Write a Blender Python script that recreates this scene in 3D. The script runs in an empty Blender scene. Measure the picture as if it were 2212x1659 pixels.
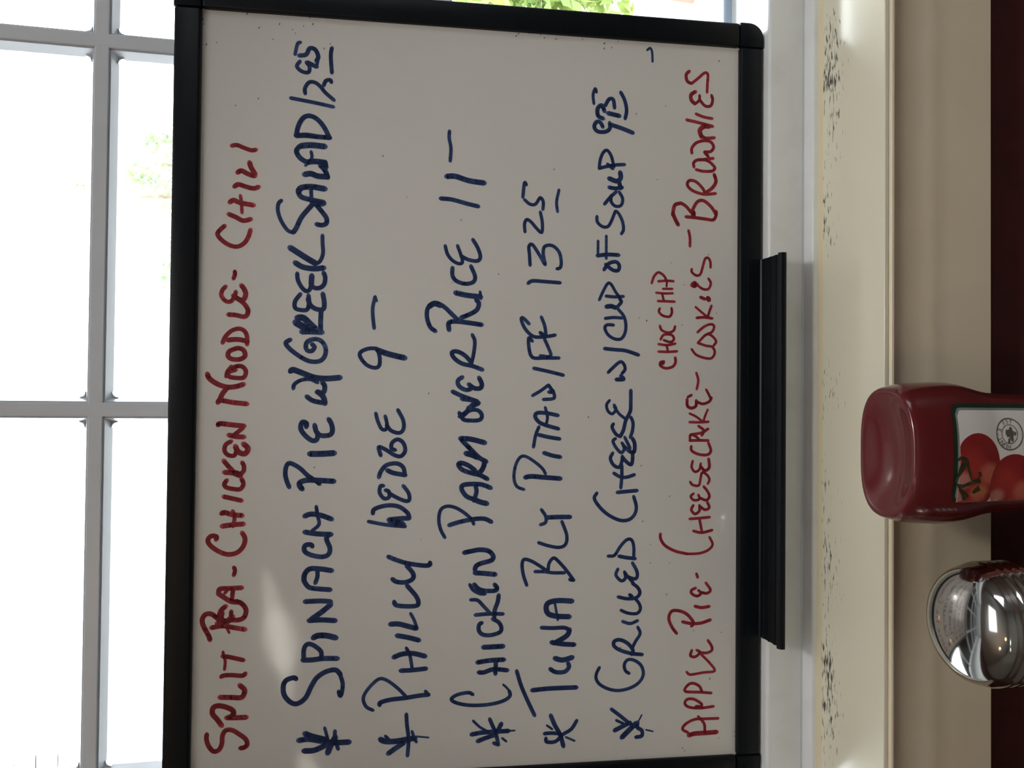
import bpy, bmesh, math, random
from mathutils import Vector, Matrix
random.seed(7)
SC = bpy.context.scene
COL = SC.collection

# ---------------------------------------------------------------- camera
cam_data = bpy.data.cameras.new('camera')
cam = bpy.data.objects.new('camera', cam_data); COL.objects.link(cam)
cam_data.sensor_fit = 'HORIZONTAL'
cam_data.sensor_width = 36.0
cam_data.lens = 36.0 * 1790.0 / 2212.0
cam_data.clip_start = 0.02
cam_data.clip_end = 200
RIGHT = Vector((0.99980286, -0.01505202, 0.01294887))
DOWN = Vector((0.00953476, -0.20807649, -0.97806608))
FWD = Vector((0.01741622, 0.97799673, -0.20789195))
# the phone was held on its side: picture-right is down in the room, picture-up is right
cam.matrix_world = Matrix((
    (DOWN.x, RIGHT.x, -FWD.x, -0.00163),
    (DOWN.y, RIGHT.y, -FWD.y, -0.66637),
    (DOWN.z, RIGHT.z, -FWD.z, 0.31981),
    (0, 0, 0, 1)))
SC.camera = cam

# ---------------------------------------------------------------- sky, lamps, exposure
world = bpy.data.worlds.new('overcast_sky'); SC.world = world
world.use_nodes = True
bg = world.node_tree.nodes['Background']
bg.inputs[0].default_value = (0.93, 0.97, 1.0, 1)
bg.inputs[1].default_value = 12.0
SC.view_settings.view_transform = 'Standard'
SC.view_settings.look = 'None'
SC.view_settings.gamma = 1.0
SC.view_settings.use_curve_mapping = False
SC.view_settings.exposure = 0.0
SC.cycles.max_bounces = 8
SC.cycles.transparent_max_bounces = 12
SC.cycles.caustics_reflective = False
SC.cycles.caustics_refractive = False
SC.cycles.use_denoising = True

def area(name, loc, target, sx, sy, power, color):
    d = bpy.data.lights.new(name, 'AREA'); d.shape = 'RECTANGLE'
    d.size = sx; d.size_y = sy; d.energy = power; d.color = color
    o = bpy.data.objects.new(name, d); COL.objects.link(o)
    o.location = loc
    o.rotation_euler = (Vector(target) - Vector(loc)).to_track_quat('-Z', 'Z').to_euler()
    return o
def bulb(name, loc, radius, power, color):
    d = bpy.data.lights.new(name, 'POINT'); d.shadow_soft_size = radius
    d.energy = power; d.color = color
    o = bpy.data.objects.new(name, d); COL.objects.link(o); o.location = loc
    return o
# daylight through the window in the right-hand wall, plus an added overhead fill for upward faces
area('side_window_light', (2.35, -1.5, 0.75), (0, -0.1, 0.1), 1.3, 1.3, 13, (0.95, 0.98, 1.0))
area('overhead_fill', (0.3, -0.9, 1.74), (0.3, -0.9, 0), 1.2, 0.6, 5, (1.0, 0.98, 0.94))
# added spot with no known fixture, brightens the sill and apron
sp = bpy.data.lights.new('fill_spot', 'SPOT'); sp.energy = 12; sp.spot_size = math.radians(62); sp.spot_blend = 0.9
sp.shadow_soft_size = 0.06; sp.color = (1.0, 0.97, 0.92)
so = bpy.data.objects.new('fill_spot', sp); COL.objects.link(so); so.location = (0.16, -0.66, 1.0)
so.rotation_euler = (Vector((0.05, -0.17, -0.15)) - so.location).to_track_quat('-Z', 'Y').to_euler()
# oval shades hanging at the far end of the room and two warm bulbs
for loc, sx, sy, pw in (((-0.98, -2.86, 0.92), 0.54, 0.07, 0.36), ((-1.00, -2.87, 0.915), 0.26, 0.14, 0.3), ((-1.56, -2.70, 0.73), 0.34, 0.09, 0.35)):
    a_ = area('shade_light', loc, (-0.22, 0, 0.36), sx, sy, pw, (1.0, 0.95, 0.84)); a_.data.shape = 'ELLIPSE'
bulb('warm_bulb', (-0.55, -1.75, 1.15), 0.045, 4, (1.0, 0.62, 0.3))
bulb('warm_bulb', (-0.95, -1.15, 1.25), 0.03, 2, (1.0, 0.62, 0.3))

# ---------------------------------------------------------------- materials
def mat(name, color, rough=0.5, metal=0.0, coat=0.0, coat_rough=0.05, spec=0.5, noise=None, bump=None):
    m = bpy.data.materials.new(name); m.use_nodes = True
    nt = m.node_tree; b = nt.nodes['Principled BSDF']
    b.inputs['Base Color'].default_value = (*color, 1)
    b.inputs['Roughness'].default_value = rough
    b.inputs['Metallic'].default_value = metal
    b.inputs['Coat Weight'].default_value = coat
    b.inputs['Coat Roughness'].default_value = coat_rough
    b.inputs['Specular IOR Level'].default_value = spec
    if noise:                                   # (scale, second colour, low, high)
        t = nt.nodes.new('ShaderNodeTexCoord'); n = nt.nodes.new('ShaderNodeTexNoise')
        n.inputs['Scale'].default_value = noise[0]; n.inputs['Detail'].default_value = 4
        r = nt.nodes.new('ShaderNodeValToRGB')
        r.color_ramp.elements[0].position = noise[2]; r.color_ramp.elements[0].color = (*color, 1)
        r.color_ramp.elements[1].position = noise[3]; r.color_ramp.elements[1].color = (*noise[1], 1)
        nt.links.new(t.outputs['Object'], n.inputs['Vector'])
        nt.links.new(n.outputs['Fac'], r.inputs['Fac'])
        nt.links.new(r.outputs['Color'], b.inputs['Base Color'])
    if bump:                                    # (scale, strength)
        t = nt.nodes.new('ShaderNodeTexCoord'); n = nt.nodes.new('ShaderNodeTexNoise')
        n.inputs['Scale'].default_value = bump[0]; n.inputs['Detail'].default_value = 3
        bp = nt.nodes.new('ShaderNodeBump'); bp.inputs['Strength'].default_value = bump[1]
        bp.inputs['Distance'].default_value = 0.001
        nt.links.new(t.outputs['Object'], n.inputs['Vector'])
        nt.links.new(n.outputs['Fac'], bp.inputs['Height'])
        nt.links.new(bp.outputs['Normal'], b.inputs['Normal'])
        nt.links.new(bp.outputs['Normal'], b.inputs['Coat Normal'])
    return m

def glass(name, tint, base):
    m = bpy.data.materials.new(name); m.use_nodes = True
    nt = m.node_tree; nt.nodes.clear()
    out = nt.nodes.new('ShaderNodeOutputMaterial'); mix = nt.nodes.new('ShaderNodeMixShader')
    tr = nt.nodes.new('ShaderNodeBsdfTransparent'); gl = nt.nodes.new('ShaderNodeBsdfGlossy')
    fr = nt.nodes.new('ShaderNodeFresnel'); fr.inputs['IOR'].default_value = base
    tr.inputs['Color'].default_value = (*tint, 1); gl.inputs['Roughness'].default_value = 0.0
    nt.links.new(fr.outputs[0], mix.inputs[0]); nt.links.new(tr.outputs[0], mix.inputs[1])
    nt.links.new(gl.outputs[0], mix.inputs[2]); nt.links.new(mix.outputs[0], out.inputs[0])
    return m

def scuffed(name, color, dirt, y_lo, y_hi, rough):
    """cream paint whose back strip carries dark specks and scratches running along the sill"""
    m = mat(name, color, rough, coat=0.35, coat_rough=0.12)
    nt = m.node_tree; b = nt.nodes['Principled BSDF']; N = nt.nodes.new; K = nt.links.new
    t = N('ShaderNodeTexCoord'); sep = N('ShaderNodeSeparateXYZ'); K(t.outputs['Object'], sep.inputs[0])
    mp = N('ShaderNodeMapping'); mp.inputs['Scale'].default_value = (110, 420, 100)
    K(t.outputs['Object'], mp.inputs[0])
    n1 = N('ShaderNodeTexNoise'); n1.inputs['Scale'].default_value = 1.0; n1.inputs['Detail'].default_value = 5
    K(mp.outputs[0], n1.inputs['Vector'])
    n2 = N('ShaderNodeTexNoise'); n2.inputs['Scale'].default_value = 9.0; n2.inputs['Detail'].default_value = 3
    K(t.outputs['Object'], n2.inputs['Vector'])
    strip = N('ShaderNodeMapRange'); strip.inputs['From Min'].default_value = y_lo
    strip.inputs['From Max'].default_value = y_hi; K(sep.outputs['Y'], strip.inputs['Value'])
    patch = N('ShaderNodeMapRange'); patch.inputs['From Min'].default_value = 0.33
    patch.inputs['From Max'].default_value = 0.62; K(n2.outputs['Fac'], patch.inputs['Value'])
    mul = N('ShaderNodeMath'); mul.operation = 'MULTIPLY'
    K(strip.outputs[0], mul.inputs[0]); K(patch.outputs[0], mul.inputs[1])
    thr = N('ShaderNodeMath'); thr.operation = 'MULTIPLY_ADD'
    K(mul.outputs[0], thr.inputs[0]); thr.inputs[1].default_value = 0.31; K(n1.outputs['Fac'], thr.inputs[2])
    ramp = N('ShaderNodeMapRange'); ramp.inputs['From Min'].default_value = 0.73
    ramp.inputs['From Max'].default_value = 0.86; K(thr.outputs[0], ramp.inputs['Value'])
    mx = N('ShaderNodeMix'); mx.data_type = 'RGBA'
    K(ramp.outputs[0], mx.inputs['Factor']); mx.inputs['A'].default_value = (*color, 1)
    mx.inputs['B'].default_value = (*dirt, 1); K(mx.outputs['Result'], b.inputs['Base Color'])
    return m

M = {}
M['white_paint'] = mat('white_paint', (0.80, 0.85, 0.92), 0.35, coat=0.3, coat_rough=0.2, bump=(60, 0.15))
M['sill_paint'] = mat('sill_paint', (0.76, 0.79, 0.81), 0.3, coat=0.5, coat_rough=0.12, noise=(30, (0.70, 0.71, 0.72), 0.5, 0.75))
M['cream_sill'] = scuffed('cream_sill', (0.80, 0.77, 0.62), (0.06, 0.06, 0.05), -0.11, -0.083, 0.25)
M['cream_apron'] = mat('cream_apron', (0.86, 0.77, 0.59), 0.4, coat=0.15, coat_rough=0.25, noise=(14, (0.82, 0.73, 0.55), 0.4, 0.8))
M['caulk'] = mat('caulk', (0.74, 0.66, 0.46), 0.5)
M['red_wall'] = mat('red_wall', (0.085, 0.02, 0.02), 0.55, noise=(40, (0.072, 0.018, 0.018), 0.4, 0.7))
M['room_wall'] = mat('room_wall', (0.50, 0.49, 0.47), 0.7)
M['ceiling_paint'] = mat('ceiling_paint', (0.62, 0.62, 0.61), 0.8)
M['floor_wood'] = mat('floor_wood', (0.15, 0.115, 0.09), 0.4, noise=(6, (0.11, 0.08, 0.06), 0.4, 0.7))
M['glass'] = glass('window_glass', (0.985, 0.995, 0.99), 1.25)
M['board_white'] = mat('board_white', (0.68, 0.67, 0.64), 0.3, coat=0.9, coat_rough=0.06, noise=(5, (0.66, 0.645, 0.62), 0.35, 0.7))
M['black_plastic'] = mat('black_plastic', (0.003, 0.0048, 0.0075), 0.38, spec=0.22)
M['ink_blue'] = mat('ink_blue', (0.032, 0.066, 0.21), 0.5, noise=(38, (0.06, 0.12, 0.30), 0.48, 0.75))
M['ink_red'] = mat('ink_red', (0.46, 0.04, 0.06), 0.5, noise=(38, (0.58, 0.075, 0.10), 0.48, 0.75))
M['speck'] = mat('speck', (0.05, 0.045, 0.045), 0.7)
M['red_plastic'] = mat('red_plastic', (0.125, 0.010, 0.013), 0.22, coat=0.5, coat_rough=0.08, spec=0.5)
M['label_white'] = mat('label_white', (0.82, 0.81, 0.79), 0.35)
M['label_green'] = mat('label_green', (0.008, 0.035, 0.022), 0.35)
M['label_grey'] = mat('label_grey', (0.26, 0.29, 0.27), 0.35)
M['seal_grey'] = mat('seal_grey', (0.13, 0.13, 0.125), 0.4)
M['stem_green'] = mat('stem_green', (0.03, 0.035, 0.018), 0.4, noise=(500, (0.09, 0.08, 0.035), 0.45, 0.7))
M['chrome'] = mat('chrome', (0.55, 0.54, 0.52), 0.09, metal=1.0)
M['jar_glass'] = glass('jar_glass', (0.93, 0.95, 0.94), 1.5)
M['sugar'] = mat('sugar', (0.85, 0.84, 0.82), 0.9)
M['table_top'] = mat('table_top', (0.10, 0.06, 0.045), 0.35, noise=(12, (0.07, 0.04, 0.03), 0.4, 0.7))
M['bark'] = mat('bark', (0.16, 0.12, 0.09), 0.9)
M['concrete'] = mat('concrete', (0.55, 0.54, 0.52), 0.9, noise=(2, (0.48, 0.47, 0.45), 0.4, 0.7))
M['siding'] = mat('siding', (0.80, 0.80, 0.80), 0.7)
M['siding_blue'] = mat('siding_blue', (0.21, 0.22, 0.24), 0.7)
M['rail_shaded'] = mat('rail_shaded', (0.36, 0.46, 0.58), 0.5)  # bottom rail's bluish shade put into its colour
M['post_grey'] = mat('post_grey', (0.20, 0.21, 0.24), 0.6)
M['fixture_blue'] = mat('fixture_blue', (0.22, 0.27, 0.40), 0.5)

def leafy(name, c1, c2):
    m = mat(name, c1, 0.5, noise=(1.7, c2, 0.4, 0.65))
    nt = m.node_tree; b = nt.nodes['Principled BSDF']
    tl = nt.nodes.new('ShaderNodeBsdfTranslucent'); mx = nt.nodes.new('ShaderNodeMixShader')
    mx.inputs[0].default_value = 0.45
    tl.inputs['Color'].default_value = (*[min(1, c * 1.3) for c in c2], 1)
    out = nt.nodes['Material Output']
    nt.links.new(b.outputs[0], mx.inputs[1]); nt.links.new(tl.outputs[0], mx.inputs[2])
    nt.links.new(mx.outputs[0], out.inputs[0])
    return m
M['tree_leaf'] = leafy('tree_leaf', (0.10, 0.16, 0.10), (0.17, 0.24, 0.11))
M['shrub_leaf'] = leafy('shrub_leaf', (0.11, 0.19, 0.06), (0.23, 0.29, 0.08))

# ---------------------------------------------------------------- helpers
def link(name, bm, m, parent=None, smooth=False):
    me = bpy.data.meshes.new(name)
    bmesh.ops.recalc_face_normals(bm, faces=bm.faces)
    bm.to_mesh(me); bm.free()
    me.materials.append(M[m])
    if smooth:
        for p in me.polygons: p.use_smooth = True
    o = bpy.data.objects.new(name, me); COL.objects.link(o)
    if parent: o.parent = parent
    return o
def thing(name, label, cat, loc, group=None):
    o = bpy.data.objects.new(name, None); COL.objects.link(o)
    o.location = loc; o.empty_display_size = 0.05
    o['label'] = label; o['category'] = cat
    if group: o['group'] = group
    return o
def struct(o): o['kind'] = 'structure'; return o
def box(bm, x0, x1, y0, y1, z0, z1, bev=0.0, seg=2):
    vs = [bm.verts.new((x, y, z)) for x in (x0, x1) for y in (y0, y1) for z in (z0, z1)]
    idx = [(0, 1, 3, 2), (4, 6, 7, 5), (0, 4, 5, 1), (2, 3, 7, 6), (0, 2, 6, 4), (1, 5, 7, 3)]
    fs = [bm.faces.new([vs[i] for i in f]) for f in idx]
    if bev:
        es = list({e for f in fs for e in f.edges})
        bmesh.ops.bevel(bm, geom=es, offset=bev, segments=seg, profile=0.5, affect='EDGES')
    return vs
def newbox(*a, **k):
    bm = bmesh.new(); box(bm, *a, **k); return bm
def extrude_x(profile, x0, x1):
    """closed (y, z) outline swept along x"""
    bm = bmesh.new()
    a = [bm.verts.new((x0, y, z)) for y, z in profile]
    b = [bm.verts.new((x1, y, z)) for y, z in profile]
    n = len(profile)
    for i in range(n): bm.faces.new((a[i], a[(i + 1) % n], b[(i + 1) % n], b[i]))
    bm.faces.new(a[::-1]); bm.faces.new(b)
    return bm
def prism_y(outline, y0, y1):
    """closed (x, z) outline given thickness along y"""
    bm = bmesh.new()
    a = [bm.verts.new((x, y0, z)) for x, z in outline]
    b = [bm.verts.new((x, y1, z)) for x, z in outline]
    n = len(outline)
    for i in range(n): bm.faces.new((a[i], a[(i + 1) % n], b[(i + 1) % n], b[i]))
    bm.faces.new(a); bm.faces.new(b[::-1])
    return bm
def lathe(profile, seg=64, cap=True):
    bm = bmesh.new(); rings = []
    for r, z in profile:
        if r < 1e-6: rings.append([bm.verts.new((0, 0, z))]); continue
        rings.append([bm.verts.new((r * math.cos(2 * math.pi * k / seg), r * math.sin(2 * math.pi * k / seg), z)) for k in range(seg)])
    for A, B in zip(rings, rings[1:]):
        for k in range(seg):
            k2 = (k + 1) % seg
            if len(A) == 1: bm.faces.new((A[0], B[k], B[k2]))
            elif len(B) == 1: bm.faces.new((A[k], B[0], A[k2]))
            else: bm.faces.new((A[k], B[k], B[k2], A[k2]))
    if cap:
        for R in (rings[0], rings[-1]):
            if len(R) > 1: bm.faces.new(R)
    return bm
def flat_shade_sharp(o, deg=35):
    for p in o.data.polygons: p.use_smooth = True
    bm = bmesh.new(); bm.from_mesh(o.data)
    for e in bm.edges:
        if len(e.link_faces) == 2 and e.calc_face_angle(0) > math.radians(deg): e.smooth = False
    bm.to_mesh(o.data); bm.free()

# ---------------------------------------------------------------- room shell
WALL_Y = -0.118
LEDGE_Z = -0.0207
SILL_Z = -0.0602
FLOOR_Z = -1.01
WX0, WX1 = -0.604, 0.578           # window opening
WTOP = 1.56
CEIL_Z = 1.78
XL, XR_, YB = -2.6, 2.4, -4.0
w = struct(bpy.data.objects.new('wall_front', None)); COL.objects.link(w)
for nm, a in (('wall_panel', (XL, XR_, WALL_Y, 0.04, FLOOR_Z, SILL_Z - 0.02)),
              ('wall_panel', (XL, WX0 - 0.02, WALL_Y, 0.04, SILL_Z - 0.02, CEIL_Z)),
              ('wall_panel', (WX1 + 0.02, XR_, WALL_Y, 0.04, SILL_Z - 0.02, CEIL_Z)),
              ('wall_panel', (WX0 - 0.02, WX1 + 0.02, WALL_Y, 0.04, WTOP + 0.02, CEIL_Z))):
    link(nm, newbox(*a), 'red_wall', w)
struct(link('floor', newbox(XL, XR_, YB, 0.04, FLOOR_Z - 0.05, FLOOR_Z), 'floor_wood'))
struct(link('ceiling', newbox(XL, XR_, YB, 0.04, CEIL_Z, CEIL_Z + 0.05), 'ceiling_paint'))
struct(link('wall_back', newbox(XL, XR_, YB - 0.05, YB, FLOOR_Z, CEIL_Z), 'room_wall'))
struct(link('wall_left', newbox(XL - 0.05, XL, YB, 0.04, FLOOR_Z, CEIL_Z), 'room_wall'))
struct(link('wall_right', newbox(XR_, XR_ + 0.05, YB, 0.04, FLOOR_Z, CEIL_Z), 'room_wall'))

# window: sash frame, bars, one pane per opening
win = struct(bpy.data.objects.new('window_1', None)); COL.objects.link(win)
COLS = [-0.5661, -0.2896, -0.0130, 0.2635, 0.5400]
ROWS = [LEDGE_Z + 0.008, 0.2374, 0.4943, 0.7512, 1.0081, 1.265, 1.52]
GY = 0.012                                    # glass plane
def bar_profile(hw_back=0.0096, hw=0.0051):
    # across the bar: bevelled sides with a small bead step, flat front
    return [(-hw_back, GY + 0.002), (-hw_back, GY - 0.001), (-hw - 0.0012, 0.0016), (-hw, 0.0024), (-hw, 0.0004), (-hw + 0.0006, 0.0),
            (hw - 0.0006, 0.0), (hw, 0.0004), (hw, 0.0024), (hw + 0.0012, 0.0016), (hw_back, GY - 0.001), (hw_back, GY + 0.002)]
for x in COLS[1:-1]:
    pr = bar_profile(); bm = bmesh.new()
    a = [bm.verts.new((x + d, y, LEDGE_Z)) for d, y in pr]; b = [bm.verts.new((x + d, y, ROWS[-1])) for d, y in pr]
    for i in range(len(pr)):
        j = (i + 1) % len(pr); bm.faces.new((a[i], a[j], b[j], b[i]))
    bm.faces.new(a); bm.faces.new(b[::-1])
    link('vertical_bar', bm, 'white_paint', win)
for z in ROWS[1:-1]:
    for x0, x1 in zip(COLS, COLS[1:]):
        pr = bar_profile(hw=0.00505)
        link('horizontal_bar', extrude_x([(y + 0.0001, z + d) for d, y in pr], x0 + 0.004, x1 - 0.004), 'white_paint', win)
# little painted fillets where the bars meet round off the corners of the panes
def fillet(x, z, sx, sz):
    r = 0.0042; o = 0.0094
    pts = [(x + sx * o, z + sz * o)]
    for k in range(5):
        a = math.radians(90 * k / 4)
        pts.append((x + sx * (o + r - r * math.sin(a)), z + sz * (o + r - r * math.cos(a))))
    return prism_y(pts, GY - 0.0035, GY + 0.002)
for x in COLS[1:-1]:
    for z in ROWS[1:-1]:
        for sx in (-1, 1):
            for sz in (-1, 1):
                link('corner_fillet', fillet(x, z, sx, sz), 'white_paint', win)
link('bottom_rail', newbox(WX0, WX1, GY - 0.003, GY + 0.02, LEDGE_Z - 0.01, LEDGE_Z + 0.0075, bev=0.0015), 'rail_shaded', win)
link('top_rail', newbox(WX0, WX1, 0.0, GY + 0.02, ROWS[-1] - 0.005, WTOP, bev=0.002), 'white_paint', win)
link('side_stile', newbox(WX0, COLS[0] + 0.008, 0.0, GY + 0.02, LEDGE_Z, ROWS[-1], bev=0.002), 'white_paint', win)
link('side_stile', newbox(COLS[-1] - 0.008, WX1, 0.0, GY + 0.02, LEDGE_Z, ROWS[-1], bev=0.002), 'white_paint', win)
for x0, x1 in zip(COLS, COLS[1:]):
    for z0, z1 in zip(ROWS, ROWS[1:]):
        link('pane', newbox(x0 + 0.001, x1 - 0.001, GY, GY + 0.0005, z0 + 0.001, z1 - 0.001), 'glass', win)
# reveal boards round the opening
rv = struct(bpy.data.objects.new('trim_1', None)); COL.objects.link(rv)
link('reveal_board', newbox(WX0 - 0.02, WX0, WALL_Y - 0.012, 0.03, SILL_Z, WTOP + 0.02, bev=0.002), 'sill_paint', rv)
link('reveal_board', newbox(WX1, WX1 + 0.02, WALL_Y - 0.012, 0.03, SILL_Z, WTOP + 0.02, bev=0.002), 'sill_paint', rv)
link('reveal_board', newbox(WX0, WX1, WALL_Y - 0.012, 0.03, WTOP, WTOP + 0.02, bev=0.002), 'sill_paint', rv)
# white ledge the board stands on, with its stepped front
led = [(0.03, LEDGE_Z), (-0.0530, LEDGE_Z), (-0.0551, LEDGE_Z - 0.0006), (-0.0561, LEDGE_Z - 0.0016), (-0.0563, LEDGE_Z - 0.003),
       (-0.0563, -0.0500), (-0.0556, -0.0511), (-0.0545, -0.0516), (-0.0545, -0.0535), (-0.0560, -0.0538), (-0.0640, -0.0545), (-0.0652, -0.0552), (-0.0655, -0.0566),
       (-0.0655, -0.0640), (0.03, -0.0640)]
o = struct(link('trim_2', extrude_x(led, WX0, WX1), 'sill_paint')); flat_shade_sharp(o, 50)
# cream sill board and the bead of caulk along its back
sill = [(-0.060, SILL_Z), (-0.1463, SILL_Z - 0.0001), (-0.1469, SILL_Z - 0.0004), (-0.1470, SILL_Z - 0.0010),
        (-0.1470, SILL_Z - 0.0032), (-0.1462, SILL_Z - 0.0036), (-0.060, SILL_Z - 0.012)]
sl = struct(bpy.data.objects.new('trim_3', None)); COL.objects.link(sl)
o = link('sill_board', extrude_x(sill, -0.80, 0.78), 'cream_sill', sl); flat_shade_sharp(o, 60)
caulk = [(-0.0640, SILL_Z + 0.0012), (-0.0660, SILL_Z + 0.0012), (-0.0690, SILL_Z + 0.0009), (-0.0716, SILL_Z - 0.0004), (-0.0640, SILL_Z - 0.001)]
o = link('caulk_bead', extrude_x(caulk, WX0, WX1), 'caulk', sl); flat_shade_sharp(o, 80)
# moulded apron under the sill
ap = [(-0.112, SILL_Z - 0.004), (-0.1460, SILL_Z - 0.0037), (-0.1478, SILL_Z - 0.0041), (-0.1487, SILL_Z - 0.0050), (-0.1489, SILL_Z - 0.0064), (-0.1482, SILL_Z - 0.0080),
      (-0.1466, SILL_Z - 0.0100), (-0.1440, SILL_Z - 0.0190), (-0.1425, SILL_Z - 0.0270), (-0.1415, SILL_Z - 0.0390), (-0.1418, SILL_Z - 0.0450),
      (-0.1412, SILL_Z - 0.0480), (-0.1410, SILL_Z - 0.0600), (-0.1400, -0.1545), (-0.1390, -0.1556), (-0.112, -0.1556)]
o = struct(link('trim_4', extrude_x(ap, -0.78, 0.76), 'cream_apron')); flat_shade_sharp(o, 30)

# ---------------------------------------------------------------- whiteboard
LEAN = 0.06663
BH, BW = 0.42193, 0.575
wb = thing('whiteboard', 'black framed whiteboard with handwritten red and blue menu, leaning on the window', 'whiteboard', (0, -0.04342, 0))
wb.rotation_euler = (-LEAN, 0, 0)
FW = 0.0195; FY0, FY1 = -0.0045, 0.0125
link('writing_surface', newbox(-BW / 2 - 0.006, BW / 2 + 0.006, 0.0, 0.006, -0.006, BH + 0.006), 'board_white', wb)
def rail(x0, x1, z0, z1):
    return newbox(x0, x1, FY0, FY1, z0, z1, bev=0.0022, seg=3)
for nm, a in (('frame_rail', (-BW / 2, BW / 2, -FW, 0)), ('frame_rail', (-BW / 2, BW / 2, BH, BH + FW)),
              ('frame_rail', (-BW / 2 - FW, -BW / 2, 0, BH)), ('frame_rail', (BW / 2, BW / 2 + FW, 0, BH))):
    o = link(nm, rail(*a), 'black_plastic', wb); flat_shade_sharp(o, 50)
def corner(cx, cz, sx, sz):
    R = 0.0125; L = FW + 0.0004; pts = [(cx, cz), (cx + sx * L, cz)]
    for k in range(9):
        a = math.radians(90 * k / 8)
        pts.append((cx + sx * (L - R + R * math.cos(a)), cz + sz * (L - R + R * math.sin(a))))
    pts.append((cx, cz + sz * L))
    bm = prism_y(pts, FY0 - 0.0006, FY1 + 0.0003)
    bmesh.ops.recalc_face_normals(bm, faces=bm.faces)
    es = [e for e in bm.edges if all(abs(v.co.y - (FY0 - 0.0006)) < 1e-6 for v in e.verts)]
    bmesh.ops.bevel(bm, geom=es, offset=0.0012, segments=2, profile=0.5, affect='EDGES')
    return bm
for sx in (-1, 1):
    for sz in (-1, 1):
        o = link('corner_cap', corner(sx * BW / 2, 0 if sz < 0 else BH, sx, sz), 'black_plastic', wb); flat_shade_sharp(o, 40)
# pen tray clipped on the lower rail: ribbed floor and raised front lip
def tray(y, z): return (y, z - 0.0022 - (FY0 - y) * math.tan(LEAN))
tp = [tray(FY0 - 0.0002, -0.0045), tray(FY0 - 0.0020, -0.0045), tray(FY0 - 0.0024, -0.0142), tray(FY0 - 0.0034, -0.0152)]
for k in range(3):
    y = FY0 - 0.0085 - 0.0085 * k
    tp += [tray(y + 0.0009, -0.0152), tray(y + 0.0006, -0.0144), tray(y - 0.0006, -0.0144), tray(y - 0.0009, -0.0152)]
tp += [tray(FY0 - 0.0325, -0.0152), tray(FY0 - 0.0332, -0.0130), tray(FY0 - 0.0345, -0.0118), tray(FY0 - 0.0365, -0.0118), tray(FY0 - 0.0380, -0.0128),
       tray(FY0 - 0.0386, -0.0150), tray(FY0 - 0.0380, -0.0168), tray(FY0 - 0.0002, -0.0168)]
o = link('pen_tray', extrude_x(tp, -0.1915, 0.1130), 'black_plastic', wb); flat_shade_sharp(o, 25)

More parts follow.
